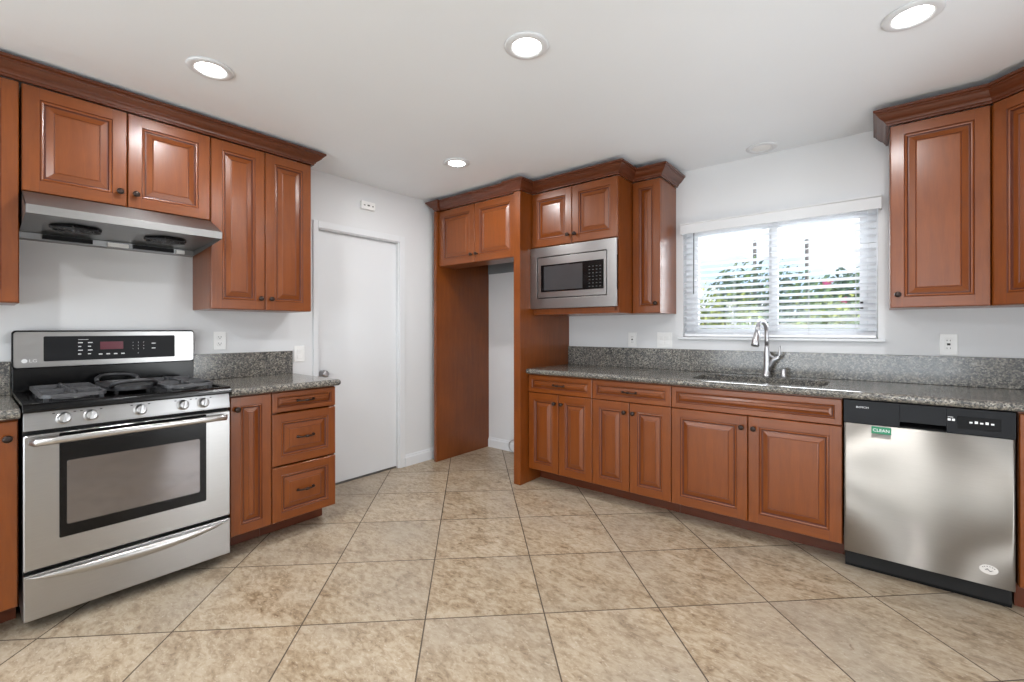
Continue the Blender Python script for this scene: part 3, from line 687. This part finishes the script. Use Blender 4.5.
m = Each('button_mark', 'ink', dp)
for i in range(2):
    for j in range(4): m.box(0.235+i*0.038, -0.0671, 1.182-j*0.020, 0.235+i*0.038+(0.018 if j % 2 == 0 else 0.012), -0.0676, 1.182-j*0.020+0.005)
for i in range(4): m.box(0.316+i*0.031, -0.0671, 1.118, 0.316+i*0.031+0.015, -0.0676, 1.124)
for j in range(2): m.box(0.545, -0.0671, 1.172-j*0.028, 0.563, -0.0676, 1.177-j*0.028)
m.box(0.235, -0.0671, 1.200, 0.275, -0.0676, 1.202)
for i, ch in enumerate('123456789'):
    text_part('keypad_digit', ch, 0.009, 'ink', dp, (0.458+(i % 3)*0.024, -0.0672, 1.178-(i//3)*0.018))
text_part('keypad_digit', '0', 0.009, 'ink', dp, (0.482, -0.0672, 1.118))
text_part('logo_lettering', 'LG', 0.022, 'ink', r, (0.057, -0.0652, 1.090), sx=1.1)
MB().lathe([(0.0105, -0.0652), (0.0105, -0.0660)], (0.042, 0, 1.0975), 'y', 20).build('logo_badge', 'ink', r)

# ------------------------------------------------------------------ range hood
r = thing('range_hood', 'stainless steel under-cabinet range hood above the gas range', 'range hood', (LW, -3.3885, 1.706), L90)
w = 0.741; F = -0.530
tp = 0.1805
m = MB()
prof_o = [(-0.0015, tp), (-0.338, tp), (F, 0.088), (F, 0.050), (F+0.012, 0.050), (F+0.012, 0.078), (-0.338, tp-0.014), (-0.0015, tp-0.014)]
m.prism(prof_o, 'x', 0.0, w)
side = [(-0.0015, tp), (-0.338, tp), (F, 0.088), (F, 0.050), (-0.0015, 0.002)]
for a, b in ((0.0, 0.0015), (w-0.0015, w)): m.prism(side, 'x', a, b)
m.box(0.0015, -0.0015, 0.002, w-0.0015, -0.012, tp-0.014)
m.build('hood_shell', 'steel_hood', r, 0.001, 1)
# recessed underside panel
def under(y): return 0.052+(y-F)*0.05/(0.53)*-1 if False else 0.040+(F-y)*0.045+0.03*0
m = MB()
yy0, yy1 = F+0.013, -0.0125
za, zb = 0.060, 0.038
m.loft([[(0.002, yy0, za), (w-0.002, yy0, za), (w-0.002, yy0, za+0.004), (0.002, yy0, za+0.004)], [(0.002, yy1, zb), (w-0.002, yy1, zb), (w-0.002, yy1, zb+0.004), (0.002, yy1, zb+0.004)]])
m.build('underside_panel', 'steel_dark', r)
m = MB().loft([[(0.002, -0.014, 0.003), (w-0.002, -0.014, 0.003), (w-0.002, -0.014, 0.037), (0.002, -0.014, 0.037)], [(0.002, -0.045, 0.006), (w-0.002, -0.045, 0.006), (w-0.002, -0.045, 0.037), (0.002, -0.045, 0.037)]]); m.build('rear_channel', 'steel_dark', r)
def zu(y): return za+(y-yy0)/(yy1-yy0)*(zb-za)
for fx in (0.185, 0.545):
    cy = -0.27; R = 0.095
    m = MB().lathe([(R, 0.0), (R, -0.004), (R-0.012, -0.004), (R-0.02, 0.0)], (fx, cy, zu(cy)-0.001), 'z', 28)
    m.build('fan_opening', 'black_plastic', r)
    m = MB()
    for k in range(6):
        a = k*PI/3+0.3
        m.tube([(fx+0.02*math.cos(a), cy+0.02*math.sin(a), zu(cy)-0.016), (fx+(R+0.006)*math.cos(a), cy+(R+0.006)*math.sin(a), zu(cy)-0.007)], 0.003, 6)
    m.lathe([(0.022, -0.004), (0.022, -0.018), (0.01, -0.024)], (fx, cy, zu(cy)), 'z', 16)
    for q in (0.04, 0.065, 0.09):
        m.tube([(fx+q*math.cos(2*PI*j/24), cy+q*math.sin(2*PI*j/24), zu(cy)-0.012) for j in range(25)], 0.0018, 5)
    m.build('fan_guard', 'iron', r)
    MB().box(fx-0.10, -0.046, 0.010, fx+0.09, -0.062, 0.034).build('grease_tray', 'black_plastic', r, 0.002)
MB().box(0.335, -0.0465, 0.008, 0.425, -0.060, 0.030).build('lamp_lens', 'plastic', r, 0.003); MB().box(0.648, -0.0465, 0.008, 0.69, -0.060, 0.030).build('lamp_lens', 'plastic', r, 0.003)
for bx in (0.60, 0.62, 0.645): MB().box(bx, F+0.016, 0.053, bx+0.012, F+0.030, 0.058).build('switch_button', 'black_plastic', r)

# ------------------------------------------------------------------ microwave
r = thing('microwave', 'built-in stainless steel microwave in its cabinet, beside the refrigerator space', 'microwave', (1.0415, -0.58, 1.391), 0)
w, h = 0.771, 0.492; z0 = 0.028
MB().box(0.075, 0.0405, 0.0005, w-0.075, 0.42, 0.49).build('body', 'black_plastic', r)
ix0, ix1, iz0, iz1 = 0.068, 0.693, z0+0.081, z0+0.416
m = MB()
Po = [(0, z0), (w, z0), (w, z0+h), (0, z0+h)]; Pi = [(ix0, iz0), (ix1, iz0), (ix1, iz1), (ix0, iz1)]
yb_, yf_ = -0.0005, -0.020
m.loft([[(x, yb_, z) for x, z in Po], [(x, yf_, z) for x, z in Po], [(x, yf_, z) for x, z in Pi], [(x, yb_, z) for x, z in Pi], [(x, yb_, z) for x, z in Po]], caps=False)
m.build('trim_frame', 'steel', r, 0.0015)
MB().box(w+0.0002, -0.016, z0+0.12, w+0.0008, -0.004, z0+0.37).build('side_vent', 'shadow_gap', r)
MB().box(ix0+0.001, 0.0005, iz0+0.001, ix1-0.001, 0.009, iz1-0.001).build('gap_shade_liner', 'shadow_gap', r)  # dark sheet carrying the shade of the gap round the door
dr = MB().box(ix0+0.007, -0.001, iz0+0.007, ix1-0.007, -0.018, iz1-0.007).build('door', 'steel', r, 0.002)
gx0, gx1, gz0, gz1 = 0.106, 0.668, z0+0.133, z0+0.348
MB().box(gx0, -0.0182, gz0, gx1, -0.0202, gz1).build('front_glass', 'black', dr)
MB().box(gx0+0.03, -0.0203, gz0+0.012, gx0+0.385, -0.0207, gz1-0.012).build('window', 'micro_glass', dr)
m = Each('keypad_mark', 'greyink', dr)
for i in range(4):
    for j in range(7):
        m.box(0.545+i*0.030, -0.0203, gz0+0.018+j*0.025, 0.545+i*0.030+0.012, -0.0206, gz0+0.018+j*0.025+0.004)

# ------------------------------------------------------------------ dishwasher
r = thing('dishwasher', 'stainless steel dishwasher with black control panel under the counter', 'dishwasher', (3.1205, 0, 0), 0)
w = 0.608
MB().box(0.006, -0.03, 0.02, w-0.006, -0.60, 0.882).build('tub', 'shadow_gap', r)
MB().box(0.004, -0.50, 0.0008, w-0.004, -0.585, 0.098).build('toe_panel', 'black_plastic', r)
m = MB(); n = 60; y_ = lambda s: -0.6465-0.0012*math.sin(PI*s)-0.0007*math.sin(4.3*PI*s+0.6)
loops = [[(0.003+(w-0.006)*i/n, -0.605, z) for z in (0.100, 0.766)]+[(0.003+(w-0.006)*i/n, y_(i/n), z) for z in (0.766, 0.100)] for i in range(n+1)]
m.loft(loops, smooth=False); dr = m.build('door', 'steel_dw', r, 0.0, label='brushed stainless steel front')
for p_ in dr.data.polygons: p_.use_smooth = abs(p_.normal.y) > 0.7
# control panel with pocket handle
m = MB(); cp0, cp1 = 0.768, 0.886; px0, px1 = 0.222, 0.388
yc = -0.648
m.box(0.001, -0.605, cp0, px0, yc, cp1).box(px1, -0.605, cp0, w-0.001, yc, cp1).box(px0, -0.605, 0.797, px1, yc, cp1).box(px0, -0.605, cp0, px1, -0.618, 0.797)
cp = m.build('control_panel', 'black_panel', r, 0.0015)
MB().prism([(-0.619, cp0+0.001), (-0.640, cp0+0.001), (-0.625, 0.790), (-0.619, 0.7955)], 'x', px0+0.002, px1-0.002).build('pocket_handle', 'black', r)
MB().box(px1+0.035, yc-0.0005, 0.795, w-0.045, yc-0.0035, 0.850).build('button_panel', 'black_plastic', cp, 0.001)
m = Each('button_mark', 'ink', cp)
for i in range(5): m.box(px1+0.075+i*0.017, yc-0.0036, 0.822, px1+0.075+i*0.017+0.010, yc-0.0040, 0.829+(i % 2)*0.004)
for i in range(2): m.box(px1+0.004+i*0.014, yc-0.0006, 0.826, px1+0.004+i*0.014+0.010, yc-0.0010, 0.836)
m.box(px1+0.004, yc-0.0006, 0.842, px1+0.022, yc-0.0010, 0.844)
text_part('brand_lettering', 'BOSCH', 0.0125, 'ink', r, (0.052, yc-0.0006, 0.848), sx=1.25)
mg = MB().box(0.114, -0.6475, 0.727, 0.190, -0.6550, 0.762).build('clean_magnet', 'green', r, 0.001, label='small green magnet sign reading CLEAN')
text_part('magnet_lettering', 'CLEAN', 0.021, 'ink', mg, (0.152, -0.6554, 0.7375), align='CENTER')
m = MB(); bx, bz = 0.524, 0.172
yb = -0.6455
m.loft([[(bx+0.030*k*math.cos(2*PI*j/28), yb-dy, bz+0.021*k*math.sin(2*PI*j/28)) for j in range(28)] for k, dy in ((1, 0), (1, 0.0018), (0.95, 0.0022))])
bd = m.build('emblem', 'badge', r, label='oval white emblem with dark mark')
em = Each('emblem_mark', 'slot', bd)
for a_ in (2.6, 2.2, 1.8, 1.4, 1.0, 0.6): em.box(bx+0.022*math.cos(a_)-0.002, yb-0.0023, bz+0.0145*math.sin(a_)-0.0015, bx+0.022*math.cos(a_)+0.002, yb-0.0027, bz+0.0145*math.sin(a_)+0.0015)
m = MB().tube([(bx-0.012, yb-0.0024, bz-0.002), (bx-0.004, yb-0.0024, bz+0.003), (bx+0.004, yb-0.0024, bz-0.006), (bx+0.013, yb-0.0024, bz-0.001)], [0.002, 0.0045, 0.004, 0.002], 8, flat=0.3); m.build('emblem_mark', 'slot', bd)

# ------------------------------------------------------------------ outlets, switches, wall box
def plate(name, label, loc, rot, w, h, cat, inner):
    r = thing(name, label, cat, loc, rot)
    MB().box(-w/2, -0.0008, 0, w/2, -0.0065, h).build('cover_plate', 'plastic', r, 0.002)
    if inner == 'duplex':
        for k in (0.26, 0.62):
            o = MB().loft([[(x, -0.0066, z) for x, z in rrect(0, h*k+h*0.06, 0.034, 0.028, 0.012, 4)], [(x, -0.0085, z) for x, z in rrect(0, h*k+h*0.06, 0.033, 0.027, 0.012, 4)]]).build('socket', 'plastic', r)
            zc = h*k+h*0.06
            MB().box(-0.008, -0.0086, zc-0.001, -0.0055, -0.0090, zc+0.008).box(0.0055, -0.0086, zc-0.001, 0.008, -0.0090, zc+0.008).box(-0.0025, -0.0086, zc-0.009, 0.0025, -0.0090, zc-0.004).build('slot', 'slot', o)
    elif inner == 'gfci':
        o = MB().box(-0.017, -0.0066, h*0.2, 0.017, -0.0088, h*0.8).build('socket', 'plastic', r, 0.001)
        m = MB().box(-0.007, -0.0089, h*0.5-0.004, 0.007, -0.0094, h*0.5+0.008)
        m.build('test_button', 'slot', o)
        m = MB()
        for zc in (h*0.32, h*0.68): m.box(-0.008, -0.0089, zc-0.002, -0.0055, -0.0093, zc+0.006).box(0.0055, -0.0089, zc-0.002, 0.008, -0.0093, zc+0.006)
        m.build('slot', 'slot', o)
    else:
        for k in range(inner):
            cx = (k-(inner-1)/2)*0.046
            o = MB().prism([(-0.0066, h*0.22), (-0.0110, h*0.22), (-0.0078, h*0.5), (-0.0110, h*0.78), (-0.0066, h*0.78)], 'x', cx-0.016, cx+0.016); o.build('rocker', 'plastic', r, 0.0008)
    return r
plate('wall_outlet', 'white duplex outlet on the left wall between range and drawers', (LW, -2.494, 1.122), L90, 0.072, 0.117, 'outlet', 'duplex')
plate('light_switch', 'white single rocker switch on the left wall beside the white door', (LW, -1.972, 1.012), L90, 0.078, 0.120, 'light switch', 1)
plate('wall_outlet', 'white outlet on the window wall under the microwave cabinet', (1.664, 0, 1.103), 0, 0.074, 0.122, 'outlet', 'gfci')
plate('light_switch', 'white double rocker switch left of the window', (1.937, 0, 1.103), 0, 0.120, 0.122, 'light switch', 2)
plate('wall_outlet', 'white outlet right of the window above the dishwasher', (3.573, 0, 1.102), 0, 0.075, 0.122, 'outlet', 'gfci')
r = thing('chime_box', 'small white rectangular box high on the wall above the white door', 'door chime', (LW, -1.40, 2.262), L90)
MB().box(-0.065, -0.0008, 0, 0.065, -0.030, 0.066).build('cover', 'plastic', r, 0.004)
MB().box(-0.045, -0.0302, 0.028, -0.03, -0.0310, 0.036).box(-0.01, -0.0302, 0.028, 0.012, -0.0310, 0.040).build('grille_mark', 'greyink', r)
MB().lathe([(0.006, -0.0302), (0.006, -0.0312)], (0.042, 0, 0.032), 'y', 12).build('sensor', 'slot', r)

# ------------------------------------------------------------------ ceiling fixtures
def downlight(label, x, y, lit=True, R=0.095, group=None):
    r = thing('recessed_light' if lit else 'ceiling_cover', label, 'ceiling light' if lit else 'ceiling cover', (x, y, CEIL-0.0005), 0, group)
    ri = R*0.64
    m = MB().lathe([(R, 0), (R, -0.004), (R-0.006, -0.008), (ri+0.008, -0.010), (ri, -0.006), (ri, -0.0005)], n=40)
    m.build('trim_ring', 'trim', r)
    MB().lathe([(ri-0.001, -0.0012), (ri-0.001, -0.0045), (ri*0.8, -0.0055), (0.005, -0.006)], n=32).build('lens' if lit else 'center_disc', 'lamp' if lit else 'plastic', r)
    return r
def lamp_at(x, y, e=9):
    o = light('lamp_glow', 'AREA', (x, y, CEIL-0.016), (0, 0, 0), e, (0.98, 0.985, 1.0), shape='DISK', size=0.11)
    return o
downlight('lit round ceiling light in front of the left wall cabinets', 0.835, -2.822)
downlight('lit round ceiling light nearest the middle of the ceiling', 2.085, -2.017)
downlight('lit round ceiling light nearest the refrigerator space', 0.863, -1.263)
downlight('lit round ceiling light at the top right, above the dishwasher side', 3.365, -1.215)
downlight('unlit round white ceiling cover near the wall above the window', 2.655, -0.150, False, 0.095)
for x, y in ((0.835, -2.822), (2.085, -2.017), (0.863, -1.263), (3.365, -1.215)): lamp_at(x, y)
for x, y in ((2.1, -4.3), (3.6, -5.2), (0.9, -5.2)):  # unseen ceiling lights added for their illumination
    downlight('added lit round ceiling light in the unseen room behind the camera', x, y, group='added ceiling lights behind the camera'); lamp_at(x, y, 20)

# ------------------------------------------------------------------ window blind
r = thing('window_blind', 'white horizontal blind with open slats and valance in the window over the sink', 'blind', (WX0, 0, WZ0), 0)
m = MB().prism([(-0.058, 0.0), (-0.058, 0.068), (-0.066, 0.074), (-0.066, 0.082), (-0.048, 0.082), (-0.048, 0.0)], 'x', -0.004, WW+0.018)
m.box(-0.004, -0.048, 0, 0.006, -0.003, 0.080).box(WW+0.008, -0.048, 0, WW+0.018, -0.003, 0.080)
v = m.build('valance', 'wall', r, 0.0015); v.location = (0, 0, 0.790)
MB().box(0.006, 0.0, 0.815, WW-0.006, 0.048, 0.855).build('headrail', 'vinyl', r)
m = MB(); zs = []
z = 0.036; k = 0
while z < 0.80:
    zs.append(z); z += 0.0435
rng = random.Random(3)
for k, z in enumerate(zs):
    a = math.radians(27 + rng.uniform(-3, 3)) + (math.radians(-22) if k in (13,) else 0)
    loops = []
    P = []
    for j in range(5):
        s_ = (j/4-0.5)*0.050; crown_ = 0.0016*(1-(2*j/4-1)**2)
        P.append((0.026+s_*math.cos(a)-crown_*math.sin(a), z+s_*math.sin(a)+crown_*math.cos(a)))
    Q = [(y-0.0024*-math.sin(a), zz-0.0024*math.cos(a)) for y, zz in P][::-1]
    m.loft([[(x, y, zz) for y, zz in P+Q] for x in (0.008, WW-0.008)])
m.build('slats', 'slat', r)
MB().box(0.008, 0.004, 0.004, WW-0.008, 0.048, 0.022).build('bottom_rail', 'vinyl', r, 0.003)
for x in (0.10, 0.36, 0.82, 1.07):
    MB().tube([(x, 0.000, 0.012), (x, 0.000, 0.82)], 0.0011, 5).tube([(x, 0.052, 0.012), (x, 0.052, 0.82)], 0.0011, 5).build('ladder_cord', 'vinyl', r)
MB().tube([(0.085, -0.012, 0.80), (0.083, -0.014, 0.33)], 0.0035, 8).build('tilt_wand', 'greyink', r, label='grey tilt wand')

# water line in the refrigerator space
o = MB().tube([(0.62, -0.06, 0.012), (0.50, -0.05, 0.012), (0.42, -0.045, 0.014), (0.36, -0.04, 0.035), (0.335, -0.035, 0.07), (0.345, -0.03, 0.105), (0.38, -0.03, 0.13), (0.43, -0.03, 0.15), (0.50, -0.03, 0.155), (0.58, -0.03, 0.12), (0.62, -0.035, 0.06), (0.60, -0.09, 0.012)], 0.004, 8).build('water_line', 'chrome')
o.location = (0, 0, -0.0075)
tag(o, 'thin grey water line looped against the baseboard in the refrigerator space', 'water line')

# ------------------------------------------------------------------ yard beyond the window
g = MB().box(-30, 0.20, -0.45, 40, 60, -0.40).build('yard_ground', 'grass'); g['kind'] = 'structure'
def shrub(label, x, y, zc, rx, ry, rz, n, mats, leaf=0.05, flowers=0, fm='petal', seed=1, trunk=True, open_=0.0):
    rg = random.Random(seed); r = thing('garden_shrub', label, 'shrub', (x, y, -0.40), 0)
    m = MB()
    cl = [(rg.uniform(-1, 1), rg.uniform(-1, 1), rg.uniform(-1, 1)) for _ in range(26)]
    for i in range(n):
        c_ = cl[rg.randrange(len(cl))]
        while True:
            p = [rg.gauss(c_[j]*0.62, 0.22) for j in range(3)]
            if sum(q*q for q in p) < 1.1: break
        P = Vector((p[0]*rx, p[1]*ry, p[2]*rz+zc+0.40))
        if P.z < 0.02: continue
        a = Vector((rg.gauss(0, 1), rg.gauss(0, 1), rg.gauss(0, 1))).normalized(); b = a.orthogonal().normalized(); c2 = a.cross(b)
        s = leaf*rg.uniform(0.6, 1.3)
        i0 = m.add([P-b*s, P-c2*s*0.45+a*s*0.1, P+b*s, P+c2*s*0.45+a*s*0.1]); m.face((i0, i0+1, i0+2, i0+3), rg.choice([0, 0, 1]))
    m.build('foliage', mats, r)
    if flowers:
        m = MB()
        for i in range(flowers):
            th = rg.uniform(0, 2*PI); ph = rg.uniform(-0.3, 1.3)
            P = Vector((rx*0.95*math.cos(th)*math.cos(ph), -ry*abs(math.sin(th))*math.cos(ph)*0.95, rz*math.sin(ph)+zc+0.40))
            for k in range(5):
                a = 2*PI*k/5; d_ = Vector((math.cos(a), 0.3, math.sin(a))); q = Vector((-math.sin(a), 0, math.cos(a)))
                i0 = m.add([P, P+d_*0.028+q*0.014, P+d_*0.042, P+d_*0.028-q*0.014]); m.face((i0, i0+1, i0+2, i0+3))
        m.build('blossoms', fm, r)
    m = MB()
    for k in range(7):
        a = k*0.9+seed; m.tube([(0.05*math.cos(a), 0.05*math.sin(a), 0.0), (0.15*rx*math.cos(a), 0.15*ry*math.sin(a), (zc+0.4)*0.6), (0.6*rx*math.cos(a), 0.6*ry*math.sin(a), zc+0.4+rz*0.5)], [0.03, 0.02, 0.006], 6)
    m.build('stems', 'bark', r)
    return r
shrub('open leafy shrub with white blossoms outside the left window pane', 0.35, 3.2, 1.05, 0.80, 0.45, 1.15, 3600, ['leaf', 'leaf2'], 0.05, 170, 'petal', 11)
shrub('yellow-green shrub outside near the middle of the window', 1.72, 2.6, 0.95, 0.52, 0.40, 0.95, 4200, ['leaf2', 'leaf'], 0.042, 20, 'petal', 5)
shrub('round green hedge outside the right window pane', 3.05, 3.2, 0.75, 0.80, 0.5, 1.15, 8500, ['leaf', 'leaf2'], 0.045, 7, 'pink', 23)
shrub('dark green bush farther outside behind the gap between the shrubs', 1.35, 7.0, 1.2, 1.3, 0.6, 1.5, 6500, ['leaf3', 'leaf'], 0.07, 0, 'petal', 31)
shrub('tall blue-green tree crown farther behind the hedge', 3.1, 11.0, 1.4, 1.6, 1.2, 1.5, 3500, ['leaf3', 'leaf'], 0.11, 0, 'petal', 47)
for nm, x, y, h in (('thin utility pole standing beyond the left half of the window', 0.88, 9.0, 3.82), ('thin utility pole standing beyond the right half of the window', 1.98, 9.0, 3.7)):
    o = MB().lathe([(0.05, 0), (0.04, h)], n=10).lathe([(0.05, h), (0.06, h+0.03), (0.03, h+0.06)], n=10).build('utility_pole', 'pole'); o.location = (x, y, -0.40); tag(o, nm, 'pole')
o = MB().box(0, 0, 0, 26, 0.15, 1.75).build('garden_wall', 'stucco'); o.location = (-12, 5.3, -0.40); tag(o, 'low beige stucco garden wall behind the shrubs outside', 'garden wall')
